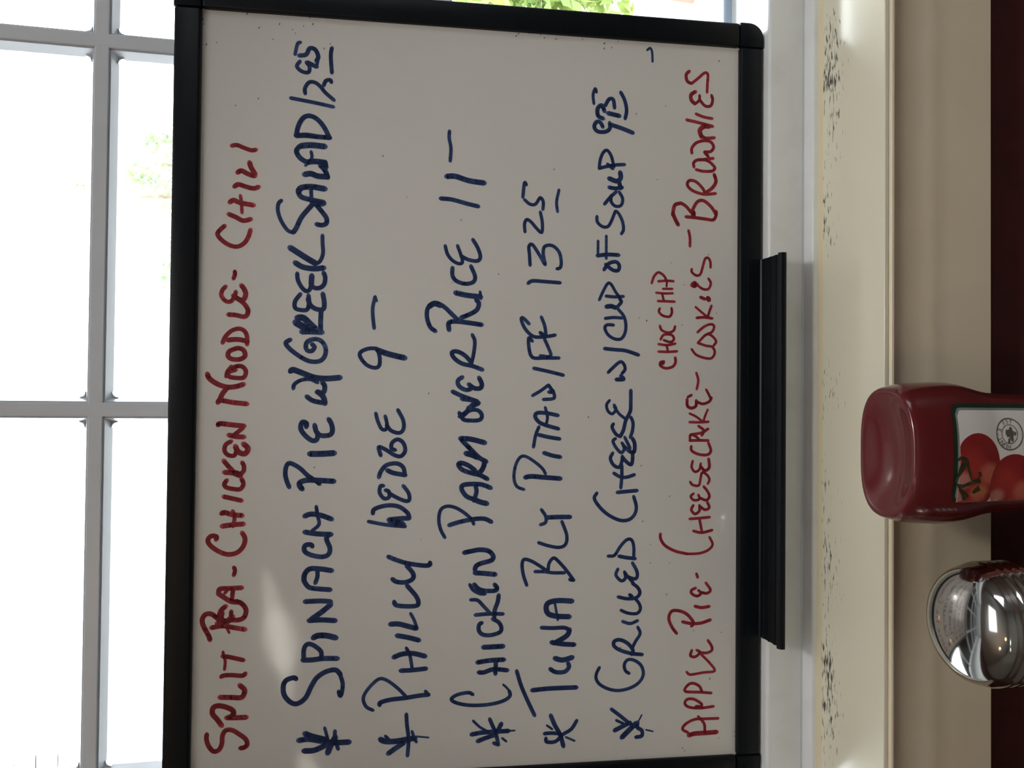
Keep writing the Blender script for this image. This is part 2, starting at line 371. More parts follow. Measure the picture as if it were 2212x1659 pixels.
INK = {
    'split_pea': ('R', '''
35:-2520,4107 -2557,4110 -2607,4094 -2650,4058 -2639,4018 -2595,3999 -2538,3996 -2498,3973 -2500,3925 -2532,3876 -2571,3828 -2613,3818 -2632,3843 -2635,3867
39:-2464,4001 -2413,4037 -2371,4070 -2326,4063 -2315,4023 -2330,3967 -2352,3927 -2382,3919 -2405,3950
39:-2406,3970 -2409,3894 -2409,3826
39:-2253,4020 -2258,3928 -2261,3864 -2228,3843 -2200,3845 -2169,3878
34:-2103,4012 -2093,3991 -2093,3931 -2100,3859 -2083,3837
34:-1951,4005 -1956,3965 -1968,3917 -1985,3853
23:-1918,4001 -1947,3997 -1988,3984 -2050,3989
37:-1829,4095 -1795,4106 -1729,4141 -1679,4153 -1639,4132 -1636,4089 -1666,4049 -1687,4017 -1692,3977
37:-1738,4087 -1728,4032 -1729,3984 -1743,3920 -1758,3844
21:-1779,3959 -1742,3976
45:-1625,4014 -1675,4021 -1696,3977 -1660,3937
37:-1581,3986 -1609,4018 -1650,4029 -1692,4005
37:-1707,4048 -1692,3985 -1685,3937 -1686,3897 -1671,3857 -1630,3840 -1597,3846 -1563,3875 -1545,3915
32:-1619,3946 -1668,3949
37:-1476,4040 -1452,4028 -1450,3956 -1447,3872
37:-1485,4044 -1519,3995 -1549,3947 -1555,3879
33:-1462,3936 -1495,3940 -1545,3943
24:-1461,3976 -1486,3996
31:-1294,3933 -1319,3924 -1354,3933
36:-1087,4064 -1064,4061 -1059,4097 -1088,4122 -1129,4104 -1176,4040 -1198,3976 -1186,3912 -1141,3868 -1083,3855 -1037,3878
39:-988,4023 -978,3947 -973,3867
39:-894,4028 -886,4004 -903,3948 -910,3877
29:-874,3948 -916,3932 -991,3943
36:-768,4014 -783,3950 -799,3884
34:-646,3992 -675,4011 -700,3995 -712,3943 -713,3895 -675,3873 -634,3888
39:-587,4013 -592,3953 -609,3896
36:-500,4018 -550,3977 -600,3928
34:-513,3885 -542,3871 -584,3876 -609,3920
49:-592,3936 -609,3896
33:-355,3964 -380,4004 -425,4013 -459,3987 -463,3942 -425,3927
41:-392,3935 -434,3915 -450,3866 -409,3843 -374,3879
39:-236,4062 -224,4046 -234,3958 -242,3873
33:-254,3881 -292,3925 -317,3957
38:-309,3985 -321,3932 -324,3872
38:-70,4066 -51,4049 -66,3960 -76,3855
39:146,4144 113,4131 72,4075 48,4002 53,3938 71,3882
38:40,4002 -2,4034 -61,4058
34:178,3940 161,3992 128,3991 118,3939 121,3883 167,3867 202,3892 206,3932 191,3964
25:207,3972 165,4004 123,4011
36:337,3942 316,3990 278,3998 257,3965 258,3909 284,3875 326,3886 340,3918 337,3950
33:377,4039 424,4020 470,3976 487,3920 468,3880 427,3863 368,3862
38:399,4003 404,3967 405,3919 393,3858
36:591,4002 588,3946 577,3881 611,3859 645,3866 686,3899 718,3948
33:801,4022 774,4045 732,4053 691,4020 692,3980 735,3956 764,3949
38:734,3968 710,3932 703,3895 745,3877 783,3888 813,3910
31:917,3959 894,3957 860,3968
34:1256,4036 1225,4068 1191,4088 1150,4059 1112,4002 1102,3945 1127,3897 1174,3866 1234,3849
36:1345,4010 1324,3957 1299,3904 1314,3847
38:1433,4003 1451,3975 1433,3926 1419,3829
26:1489,3927 1432,3918 1357,3913
36:1552,3972 1572,3944 1556,3887 1546,3830 1560,3794
38:1660,3950 1676,3922 1653,3873 1639,3824
38:1742,3864 1705,3853 1652,3820
33:1860,3995 1868,3957 1850,3908 1833,3851 1840,3817
'''),
    'spinach_pie': ('B', '''
43:-2599,3445 -2593,3370 -2615,3264 -2628,3173 -2629,3070
46:-2550,3400 -2574,3346 -2603,3247
43:-2679,3406 -2678,3328 -2645,3247
25:-2513,3255 -2566,3240 -2600,3231
30:-2540,3178 -2603,3177 -2679,3152
46:-2704,3230 -2643,3206 -2586,3174
42:-2627,3189 -2629,3140
38:-2140,3470 -2129,3487 -2145,3540 -2186,3562 -2253,3556 -2308,3513 -2325,3460 -2284,3399 -2202,3359 -2137,3319 -2094,3254 -2082,3180 -2119,3142
32:-2115,3147 -2187,3125 -2262,3132 -2278,3144 -2244,3155
40:-2000,3423 -2001,3354 -1993,3272 -1997,3165
35:-2000,3415 -1925,3416 -1884,3396 -1886,3355 -1929,3297 -1963,3285 -1996,3292
45:-1836,3348 -1820,3315 -1822,3249 -1841,3179
38:-1562,3413 -1560,3352 -1560,3286 -1567,3220
42:-1588,3220 -1641,3285 -1697,3366
40:-1705,3382 -1702,3292 -1711,3185
40:-1333,3216 -1318,3308 -1317,3382 -1358,3418 -1408,3422
38:-1408,3421 -1454,3386 -1468,3320 -1477,3225
33:-1331,3324 -1377,3323 -1426,3339
37:-1149,3363 -1134,3376 -1140,3417 -1182,3421 -1212,3375 -1228,3292 -1210,3243 -1160,3234 -1092,3261 -1054,3237
40:-920,3424 -904,3379 -914,3305 -945,3222
40:-1039,3422 -1053,3336 -1060,3224
28:-847,3339 -914,3329 -982,3316 -1032,3369
35:-702,3539 -652,3559 -602,3570 -543,3563 -519,3536 -556,3466 -611,3408 -657,3341 -678,3316
42:-658,3209 -651,3316 -648,3407 -665,3460 -690,3464 -716,3443
47:-450,3393 -450,3311 -444,3210
38:-248,3421 -219,3420 -210,3450 -257,3462 -307,3432 -349,3378 -341,3341 -290,3334
38:-231,3359 -282,3346 -311,3313 -307,3246 -273,3226 -222,3235 -186,3256
38:-16,3421 -46,3379 -60,3321 -63,3288
42:-70,3284 -19,3297 22,3339
38:18,3347 14,3297 65,3288 91,3307
30:42,3520 75,3513 107,3464 115,3398 90,3340
45:172,3543 185,3522 161,3456 128,3365 121,3274 130,3174
35:412,3546 386,3581 341,3549 291,3483 252,3408 251,3334 286,3293 345,3284 400,3311 420,3361 402,3418 360,3433 330,3417 331,3384 361,3368 382,3389
50:578,3499 579,3454 542,3412 496,3362
55:544,3511 511,3453 483,3403
43:473,3465 475,3395 472,3312
37:633,3322 565,3325 489,3324
33:760,3476 704,3516 653,3515 638,3474 643,3425 698,3413 753,3418
37:724,3422 673,3400 645,3350 650,3305 701,3300 767,3312
33:916,3503 866,3498 815,3472 783,3439 792,3410 835,3398
42:903,3395 835,3398
35:834,3402 810,3377 809,3336 837,3303 889,3295 927,3308
43:996,3520 964,3462 954,3379 963,3306
47:1109,3559 1065,3488 1025,3422 997,3371
30:1211,3320 1143,3318 1075,3314 1015,3334 986,3375
30:1464,3626 1440,3648 1385,3652 1310,3627 1239,3578 1224,3537
38:1224,3537 1263,3513 1337,3481 1402,3432 1451,3391
37:1443,3370 1398,3332 1348,3294 1306,3291 1288,3323 1294,3366
46:1566,3305 1578,3409 1566,3484 1535,3504
39:1535,3504 1498,3483 1480,3416 1463,3312
44:1451,3391 1454,3312
29:1557,3409 1455,3404
45:1669,3460 1678,3411 1661,3361 1660,3290
39:1652,3286 1707,3307 1747,3345
47:1890,3310 1896,3414 1885,3492
39:1885,3496 1845,3522 1795,3495 1768,3453
44:1764,3445 1773,3379 1768,3308
25:1847,3413 1796,3408 1738,3453
37:1775,3308 1728,3299
35:1964,3530 1973,3448 1964,3365 1961,3273
37:1964,3525 2037,3510 2099,3477 2120,3428 2096,3370 2039,3319 1964,3280
35:1959,3525 1965,3459 1961,3368 1958,3272
30:2247,3570 2238,3504 2220,3380 2198,3250
30:2286,3462 2326,3466 2375,3436 2377,3390 2346,3348 2305,3314 2249,3246
30:2356,3327 2395,3311 2404,3278 2385,3269
27:2581,3542 2664,3525 2678,3502
34:2575,3513 2587,3459 2636,3435 2630,3393 2576,3369 2541,3384
30:2533,3504 2492,3528 2456,3491 2451,3441 2495,3433 2527,3458
35:2528,3450 2513,3417 2498,3379
24:2507,3379 2554,3371
31:2652,3268 2591,3276 2458,3266
'''),
    'philly': ('B', '''
44:-2619,2839 -2638,2801 -2640,2717 -2629,2633 -2624,2574
24:-2596,2802 -2622,2776
40:-2731,2779 -2700,2733 -2653,2658
30:-2438,2644 -2519,2639 -2629,2625 -2756,2632
25:-2571,2600 -2623,2582 -2654,2565
15:-2611,2570 -2624,2472
27:-2398,2896 -2370,2947 -2310,2971 -2252,2948 -2187,2890 -2160,2841 -2183,2782 -2245,2705 -2303,2650
35:-2362,2847 -2341,2840 -2323,2763 -2315,2654 -2302,2552 -2297,2476
27:-2269,2502 -2301,2474
36:-2106,2692 -2105,2605 -2097,2497
39:-2003,2746 -1980,2683 -1978,2598 -2003,2505
27:-1934,2651 -1986,2624 -2088,2605
39:-1838,2723 -1854,2642 -1879,2553
41:-1750,2774 -1750,2711 -1769,2643 -1788,2575
26:-1788,2571 -1724,2593 -1672,2621
36:-1579,2747 -1605,2734 -1615,2679 -1617,2594 -1601,2562 -1545,2578 -1458,2651
36:-1406,2763 -1428,2731 -1433,2663 -1409,2608 -1366,2606 -1306,2656
36:-1235,2796 -1262,2733 -1289,2648 -1308,2528 -1305,2481 -1285,2477
29:-965,2949 -983,2863 -997,2778 -1007,2668
54:-967,2783 -980,2736 -994,2685
39:-954,2796 -946,2711 -943,2639
34:-943,2639 -904,2652 -857,2712 -843,2788 -855,2864 -876,2910 -906,2916
31:-694,2837 -698,2862 -749,2866 -792,2831 -779,2793 -737,2798 -728,2824
31:-749,2798 -784,2738 -812,2670 -802,2640 -750,2647 -694,2689
34:-630,2874 -587,2861 -536,2818 -523,2741 -553,2690 -613,2677
37:-574,2813 -596,2766 -613,2672
32:-463,2861 -399,2878 -416,2827 -459,2759 -468,2708 -425,2676 -365,2692 -339,2735 -365,2777 -408,2781 -421,2751
29:-139,2903 -195,2889 -258,2859 -263,2825 -220,2817 -160,2832
31:-228,2821 -271,2787 -290,2727 -262,2692 -193,2694 -112,2736
31:356,2900 355,2963 328,3022 290,3026 231,2979 208,2919 224,2882 284,2878 343,2892
46:343,2896 315,2811 287,2687
29:510,2923 591,2933 668,2936 754,2919
22:754,2919 720,2907
'''),
    'chicken_parm': ('B', '''
36:-2617,2143 -2606,2061 -2604,1940 -2603,1852
36:-2671,2095 -2650,2035 -2628,1957
21:-2512,2131 -2562,2079 -2599,2018
31:-2504,2002 -2567,1975 -2619,1952 -2697,1934
36:-2544,1910 -2603,1940
19:-2656,1904 -2684,1869
14:-2603,1852 -2602,1804
31:-2691,1969 -2706,1930
29:-2311,2134 -2294,2168 -2306,2254 -2337,2301 -2365,2271 -2388,2185 -2395,2081 -2388,1977 -2366,1890 -2332,1844 -2293,1851
19:-2293,1851 -2266,1873 -2243,1899
36:-2141,2092 -2143,2049 -2122,1979 -2133,1866
38:-2064,2103 -2052,1997 -2050,1893
35:-2069,1958 -2159,1961
40:-1949,2058 -1948,1981 -1946,1901
33:-1760,2070 -1772,2091 -1815,2095 -1850,2065 -1857,1999 -1837,1930 -1803,1917 -1759,1939 -1732,1987
31:-1698,2123 -1692,2018 -1696,1905
29:-1580,2160 -1584,2106 -1627,2063 -1684,2010
35:-1548,1941 -1604,1949 -1664,1971 -1724,1974
28:-1461,2168 -1504,2142 -1533,2090 -1537,2046
36:-1461,2134 -1497,2099 -1513,2046 -1513,1968 -1491,1955 -1465,1975
40:-1372,2130 -1378,2055 -1388,1968
38:-1350,2130 -1316,2117 -1295,2065 -1279,2004 -1249,1985 -1205,2022 -1194,2092 -1203,2153 -1215,2215
28:-1096,2364 -1036,2397 -958,2413 -881,2399 -854,2347 -869,2278 -913,2208 -961,2156 -996,2142
36:-1001,2333 -977,2251 -957,2147 -954,2060 -980,2003
37:-716,2010 -689,2080 -684,2167 -694,2232 -727,2238 -779,2201 -801,2148
42:-801,2144 -823,2096 -837,2039
35:-693,2132 -745,2123 -814,2144
37:-646,2037 -615,2098 -598,2168 -572,2238 -533,2266 -520,2243 -541,2186 -581,2133
40:-607,2142 -589,2094 -546,2068 -503,2063
38:-511,2047 -477,2108 -399,2187 -340,2245
45:-446,2209 -459,2161 -481,2108
42:-331,2253 -336,2171 -364,2061
33:-130,2264 -182,2233 -191,2181 -186,2103 -147,2087 -110,2121 -112,2182 -156,2234
31:-161,2264 -121,2208 -86,2191
36:33,2318 -1,2244 -43,2121
40:-22,2244 -30,2174 -51,2117
42:-55,2113 -78,2173
35:146,2241 120,2276 77,2269 47,2218 53,2175
37:91,2193 61,2149 61,2101 96,2090 144,2113
35:205,2085 234,2168 251,2247 293,2308 336,2326 344,2282 312,2221 260,2173
30:252,2173 330,2156 426,2148 478,2169
35:498,2454 532,2497 609,2522 679,2514 719,2465 694,2396 631,2326 580,2273
45:687,2508 713,2465 698,2413
38:509,2349 565,2353 578,2299 569,2195 556,2094
37:607,2260 634,2195 671,2135 723,2119 751,2142
43:801,2303 784,2217 774,2104
24:815,2111 759,2102
33:996,2328 935,2328 893,2297 873,2227 888,2166 932,2151 1014,2185
28:1166,2387 1099,2368 1049,2325 1028,2272 1055,2251 1170,2291
31:1090,2264 1061,2203 1055,2133 1091,2111 1160,2134 1221,2172
35:1532,2427 1527,2338 1501,2225 1482,2130
44:1706,2382 1710,2314 1681,2209 1668,2086
28:1827,2355 1928,2350 2006,2365 2063,2363
'''),
    'tuna': ('B', '''
35:-2497,1521 -2572,1489 -2652,1444 -2745,1416
30:-2638,1570 -2636,1515 -2644,1444
30:-2673,1557 -2703,1550 -2703,1479 -2653,1426 -2613,1355 -2547,1311
18:-2672,1399 -2706,1327
18:-2574,1551 -2606,1507
31:-2140,1794 -2258,1757 -2381,1703 -2494,1648
37:-2296,1671 -2288,1527 -2288,1315
35:-2135,1529 -2162,1484 -2162,1412 -2125,1377 -2094,1386
42:-2053,1492 -2070,1431 -2051,1351
32:-1811,1601 -1817,1514 -1816,1424 -1828,1388
41:-1832,1375 -1880,1397 -1937,1499
39:-1928,1520 -1944,1432 -1952,1335
43:-1610,1356 -1603,1471 -1618,1546 -1657,1565 -1705,1546 -1725,1479 -1732,1376
21:-1607,1498 -1755,1470
28:-1478,1720 -1401,1747 -1322,1759 -1275,1744 -1289,1686 -1325,1624 -1361,1570
28:-1372,1657 -1374,1579 -1384,1516 -1386,1418
28:-1370,1552 -1309,1544 -1268,1508 -1302,1463 -1373,1400 -1440,1350
32:-1439,1377 -1445,1345
28:-1146,1630 -1171,1554 -1186,1464 -1162,1413 -1092,1404 -982,1444
28:-887,1610 -941,1574 -989,1575 -1006,1616
37:-950,1565 -947,1475 -948,1377
26:-729,1749 -704,1807 -634,1830 -538,1817 -477,1782 -470,1738 -512,1667 -565,1604 -607,1579
39:-635,1741 -626,1692 -635,1585 -645,1458
34:-442,1594 -464,1524 -475,1460
28:-397,1677 -302,1660 -236,1634
32:-300,1638 -319,1553 -332,1467
32:-147,1482 -130,1572 -128,1648 -157,1666 -201,1634 -227,1571 -253,1477
25:-84,1586 -161,1567 -231,1580
27:7,1689 50,1618 92,1563
30:92,1561 42,1529 37,1560
28:51,1525 -11,1515 -22,1602
30:223,1681 200,1566 171,1442
29:307,1477 305,1594 308,1692 382,1720 461,1722 435,1693
28:322,1630 319,1545 394,1568 455,1597
29:488,1510 475,1578 469,1667 490,1712 540,1757 605,1784 617,1768 571,1720
28:629,1624 561,1596 490,1585
32:505,1632 480,1596
30:891,1732 912,1698 909,1600 903,1474
28:1033,1717 1121,1723 1183,1728 1199,1701 1124,1647 1044,1597 1125,1613 1187,1602 1196,1540 1147,1485 1068,1467 1023,1475 1013,1502
27:1296,1760 1358,1765 1395,1747 1377,1712 1326,1666 1297,1626 1372,1622 1460,1639
27:1552,1767 1517,1722 1520,1677 1573,1642 1541,1616 1479,1619
28:1569,1780 1683,1768 1669,1752
25:1466,1500 1545,1509 1642,1490
'''),
    'grilled_cheese': ('B', '''
30:-2470,1033 -2526,960 -2592,878 -2616,823
37:-2640,1005 -2615,950 -2583,878
43:-2698,945 -2652,896 -2590,827
31:-2581,814 -2625,818 -2649,781 -2693,781 -2701,831
23:-2560,992 -2589,932
13:-2526,782 -2569,805
13:-2646,749 -2662,689
27:-2138,1131 -2185,1155 -2229,1157 -2274,1125 -2312,1053 -2326,971 -2310,880 -2269,807 -2208,772 -2137,789 -2093,845 -2086,900 -2123,929 -2172,919 -2195,888
31:-2049,781 -2037,873 -2008,964 -1973,1014 -1936,1012 -1926,965 -1957,901 -2011,859 -2046,868
27:-1993,864 -1941,837 -1881,800 -1829,821
27:-1781,946 -1800,883 -1778,821
27:-1692,960 -1717,902 -1722,829 -1686,799 -1642,811 -1607,839
29:-1586,984 -1602,912 -1598,839 -1562,805 -1517,821 -1481,867
29:-1571,890 -1587,867
27:-1364,986 -1413,1003 -1460,958 -1436,924 -1387,933
29:-1392,931 -1428,904 -1445,839 -1394,828 -1318,868
27:-1428,904 -1481,857
27:-1261,1069 -1256,1015 -1187,969 -1133,915 -1138,874 -1198,857 -1278,859
31:-1263,980 -1275,923 -1285,845
29:-760,1162 -804,1184 -876,1136 -938,1063 -979,971 -974,898 -932,852 -869,839 -789,862
31:-757,997 -749,909 -743,833
29:-603,1027 -633,974 -636,919 -616,856
29:-722,968 -629,960 -540,961
29:-442,1035 -486,1055 -539,1029 -557,983 -513,961 -468,957
31:-477,956 -517,919 -535,883 -486,872 -442,874
27:-328,1013 -348,1035 -397,1012 -442,966 -402,939 -362,962
33:-388,948 -433,892 -433,860 -370,856 -326,875
29:-211,1032 -239,1043 -291,1013 -310,981
31:-313,976 -259,949 -183,931 -112,895 -49,891 58,891
29:-156,890 -201,871 -263,875 -321,893
27:-317,939 -406,893
25:-24,1065 -60,1090 -109,1078 -132,1042 -95,1012 -59,1028
25:-73,1028 -130,987 -166,940
27:197,1079 224,1053 283,985 271,953 226,939 190,966
34:172,975 146,952 143,1012
31:388,1110 381,1027 374,935 342,829
27:577,1036 578,1088 553,1109 500,1083 467,1028 469,973 521,941 593,937 655,956 707,1002
27:629,1107 638,1038 635,965
38:723,1098 728,1057 716,1020
29:711,1020 762,975 788,989
25:775,1156 847,1124 909,1088 903,1059 841,1021 797,984
27:808,1102 803,1030 809,957
31:1017,1119 1067,1083 1085,1023 1057,994 1016,1003 1019,1050 1062,1106
33:1129,1175 1141,1088 1139,998
23:1131,1170 1248,1169
24:1107,1101 1290,1102
27:1310,979 1345,961 1408,969 1469,999 1491,1026 1463,1040 1408,1062 1365,1090 1363,1135 1399,1177 1444,1180
29:1544,1119 1600,1073 1647,1023
27:1618,1064 1564,1064 1530,1027 1541,981 1595,970 1648,1000
33:1680,1083 1674,1028 1685,973
40:1752,1083 1732,1019 1761,987 1806,992
36:1676,986 1729,1001
27:1827,1165 1901,1156 1960,1131 1977,1099 1932,1066 1844,1043
29:1829,1165 1845,1112 1862,1038 1870,955
27:1868,1098 1830,1052
33:2162,1137 2201,1160 2199,1192 2158,1208 2124,1178 2126,1114 2156,1079 2201,1082
36:2184,1068 2162,985 2129,888
25:2345,1212 2418,1220 2468,1202 2438,1192
35:2230,1133 2250,1177 2308,1181 2337,1148 2289,1124
31:2334,1120 2390,1088 2388,1053 2321,1042
38:2277,1097 2267,1041 2260,1000
31:2452,992 2389,959 2309,942 2240,954
20:2807,775 2827,749 2793,733 2716,729
'''),
    'choc_chip': ('R', '''
24:294,618 280,647 257,645 238,600 252,545 286,521 327,524
38:282,643 283,624
22:372,665 371,583 377,508
22:432,665 425,592 439,522
20:375,585 429,597
22:469,647 508,621 509,556 475,535 450,564 465,621
22:581,654 545,638 526,584 543,539 579,526
22:721,655 693,662 663,631 655,575 687,554 726,557
22:779,672 779,604 778,531
20:846,687 842,614 845,546
20:780,621 841,637
20:879,631 881,550
22:921,724 976,706 1011,669 987,624 952,603
22:939,669 945,596 943,541
18:898,600 941,596
'''),
    'desserts': ('R', '''
38:-2707,393 -2696,341 -2695,267 -2692,154
24:-2685,397 -2656,444 -2615,417 -2582,342 -2582,249 -2583,143
24:-2560,314 -2620,262 -2691,257
24:-2485,183 -2494,296 -2483,389 -2453,425 -2420,408 -2420,352 -2459,287 -2481,287
26:-2479,333 -2485,287
24:-2377,203 -2367,297 -2355,423 -2311,407 -2292,363 -2317,306 -2361,283
22:-2200,412 -2223,382 -2210,269 -2200,175 -2131,223 -2066,289
24:-2028,369 -2072,381 -2082,340 -2048,300 -2029,329
24:-2050,298 -2054,242 -2033,200 -1997,205 -1953,235
27:-1890,497 -1844,533 -1772,564 -1713,543 -1708,487 -1732,422 -1778,375 -1814,356 -1836,375
27:-1798,450 -1813,384 -1814,300 -1789,214
27:-1676,346 -1689,291 -1681,224
24:-1530,339 -1546,374 -1574,374 -1596,329 -1574,294 -1549,318
24:-1567,292 -1575,245 -1549,215 -1490,255
24:-1415,335 -1447,323
25:-1090,638 -1130,636 -1184,600 -1230,516 -1255,413
22:-1255,413 -1252,310 -1226,235 -1182,199 -1123,226
24:-1071,363 -1086,292 -1066,203
24:-974,394 -969,312 -962,225
24:-1081,290 -973,312
24:-865,364 -901,381 -935,350 -910,312 -865,312
24:-874,308 -902,265 -884,229 -841,246
22:-770,362 -793,386 -824,360 -816,313 -780,322
24:-804,313 -825,256 -794,228 -749,247 -714,278
22:-676,392 -701,370 -705,318 -649,304 -600,290 -622,248 -658,229 -693,243
22:-507,371 -559,380 -595,352 -577,314 -527,303
26:-552,305 -586,267 -559,231 -491,237
24:-388,384 -424,381 -453,324 -458,249 -424,218 -360,240
24:-343,398 -341,325 -342,240
22:-338,395 -296,391 -311,344 -338,315
24:-296,391 -279,297 -247,242
24:-302,297 -261,278 -225,325
22:-194,401 -195,316 -190,239
20:-124,400 -149,345 -184,296
20:-91,246 -144,269 -189,283
26:-9,421 -63,419 -81,383 -63,347 -18,344
24:-27,344 -46,289 -26,234 6,215
24:8,416 25,384
22:71,261 28,237 -4,221
22:206,345 144,328 72,341
22:397,386 352,348 326,272 327,215 373,189 418,211 426,263 448,334
22:448,334 517,264 509,216 464,178 427,201
22:534,337 580,283 602,226 587,196 541,212 522,254
24:651,345 657,283 650,212
20:740,355 698,303 662,255
22:754,219 708,236 663,250
28:820,313 805,275
41:815,251 799,241
41:915,384 934,361
33:905,370 923,342
22:915,337 887,294 888,247 936,226 974,247
22:1047,388 1022,388 996,352 1006,316 1070,295 1135,275 1140,248 1109,231 1063,229
24:1360,418 1303,405 1230,405
31:1478,552 1560,536 1578,487
28:1582,487 1555,440 1503,392
28:1521,388 1595,346 1607,289 1555,222 1502,188
33:1497,552 1443,529 1401,505
28:1470,441 1466,364 1458,269 1454,207 1494,184 1526,184
41:1477,378 1513,378
26:1671,189 1660,289 1685,384 1728,430 1767,413 1759,356 1707,299 1671,282
30:1671,280 1710,223 1767,187 1828,203
26:1877,374 1913,378 1940,338 1937,262 1903,214 1876,197 1852,224 1848,300 1859,357
26:1990,393 2031,394 2076,358 2098,292 2092,234 2050,208 2012,234 2007,286
28:2004,286 1970,253
26:1958,210 1938,329
28:2128,201 2119,273 2136,311
39:2126,311 2180,328 2214,292 2217,245
28:2219,216 2244,340 2261,440
26:2314,361 2292,293 2283,221
32:2496,365 2468,403 2423,400 2396,369
24:2396,369 2427,333 2468,330
26:2432,330 2384,284 2387,236 2434,219 2475,229
28:2661,418 2630,445 2578,437 2560,399
24:2560,399 2608,342 2654,290 2644,261 2569,264 2495,267
'''),
}
SPECKS = "2744,3542 2771,3563 2686,3705 2632,4115 2228,3807 2166,3971 2642,3327 2681,3282 1530,2686 1371,2265 957,1966 -1107,2549 16,2501 -553,3357 1841,2873 1803,1531 2285,863 2363,616 1762,682 2796,1131 2807,1070 2837,1128 2760,166 639,828 618,763 591,468 918,455 1091,561 692,175 1169,245 -159,1237 -545,801 -989,786 -1174,720 -1322,719 -1325,561 -791,564 -1576,583 -1871,356 -2262,217 -2807,443 -2830,424 -2740,140 -2864,906 -1893,121 2865,1827 2875,1742 2870,1649 2846,1529 2843,1517 2858,1310 2837,1132 2864,1017 2800,4218 2765,4211 2806,3659 2805,3481 2824,3412 2866,3897 2872,3437 878,2328 -1992,962 -1999,969 -2695,7 -2732,7 2613,4188 2767,3808 2845,1845 2847,1618"


def stroke(bm, w, pts, y):
    """one pass of the marker: a flat ribbon with rounded turns"""
    P = [Vector(p) for p in pts]; S = []
    if len(P) == 2: S = [P[0].lerp(P[1], t / 4) for t in range(5)]
    else:
        E = [P[0] * 2 - P[1]] + P + [P[-1] * 2 - P[-2]]
        for i in range(1, len(E) - 2):
            a, b, c, d = E[i - 1:i + 3]
            n = max(3, min(8, int((c - b).length / 0.0022)))
            for k in range(n):
                t = k / n
                S.append(0.5 * ((2 * b) + (c - a) * t + (2 * a - 5 * b + 4 * c - d) * t * t + (3 * b - a - 3 * c + d) * t ** 3))
        S.append(P[-1])
    h = w / 2
    for i, s in enumerate(S):
        r = h * (0.86 if i in (0, len(S) - 1) else 1.0)
        bm.faces.new([bm.verts.new((s.x + r * math.cos(math.pi * k / 5), y, s.y + r * math.sin(math.pi * k / 5))) for k in range(10)])
    for a, b in zip(S, S[1:]):
        d = b - a
        if d.length < 1e-6: continue
        n = Vector((-d.y, d.x)).normalized() * h
        bm.faces.new([bm.verts.new((q.x, y, q.y)) for q in (a - n, b - n, b + n, a + n)])
INK_LABEL = {
    'split_pea': 'red marker line Split Pea, Chicken Noodle, Chili',
    'spinach_pie': 'blue marker line Spinach Pie with Greek Salad 12.50',
    'philly': 'blue marker line Philly Wedge 9',
    'chicken_parm': 'blue marker line Chicken Parm over Rice 11',
    'tuna': 'blue marker line Tuna BLT Pita with FF 13.25',
    'grilled_cheese': 'blue marker line Grilled Cheese with Cup of Soup 9.50',
    'choc_chip': 'small red marker words Choc Chip',
    'desserts': 'red marker line Apple Pie, Cheesecake, Cookies, Brownies'}
for key, (c, txt) in INK.items():
    bm = bmesh.new()
    for ln in txt.split('\n'):
        if ':' not in ln: continue
        wd, ps = ln.split(':')
        stroke(bm, int(wd) * 1e-4, [tuple(int(v) * 1e-4 for v in q.split(',')) for q in ps.split()], -0.00012)
    for f in bm.faces: f.normal_update()
    me = bpy.data.meshes.new('menu_line')
    for f in bm.faces:
        if f.normal.y > 0: f.normal_flip()
    bm.to_mesh(me); bm.free(); me.materials.append(M['ink_red' if c == 'R' else 'ink_blue'])
    o = bpy.data.objects.new('menu_line', me); COL.objects.link(o); o.parent = wb
    o['label'] = INK_LABEL[key]
bm = bmesh.new()
for q in SPECKS.split():
    x, z = (int(v) * 1e-4 for v in q.split(','))
    L, W = random.uniform(0.0005, 0.0011), random.uniform(0.00022, 0.00042); a = math.radians(random.uniform(-40, -15))
    bm.faces.new([bm.verts.new((x + L * math.cos(t) * math.cos(a) - W * math.sin(t) * math.sin(a), -0.0001,
                                z + L * math.cos(t) * math.sin(a) + W * math.sin(t) * math.cos(a))) for t in (k * math.pi / 4 for k in range(8))])
o = link('ink_speck', bm, 'speck', wb); o['kind'] = 'stuff'

# ---------------------------------------------------------------- dining table (below the frame) and what stands on it
TZ = -0.25
tb = thing('dining_table', 'dark wooden dining table against the window wall, under the red bottle', 'table', (0.1, -0.56, FLOOR_Z))
link('tabletop', newbox(-0.72, 0.62, -0.40, 0.40, TZ - 0.03 - FLOOR_Z, TZ - FLOOR_Z, bev=0.004), 'table_top', tb)
for sx in (-0.62, 0.52):
    for sy in (-0.33, 0.33):
        bm = bmesh.new(); box(bm, sx - 0.03, sx + 0.03, sy - 0.03, sy + 0.03, 0, TZ - 0.03 - FLOOR_Z, bev=0.004)
        link('leg', bm, 'table_top', tb)

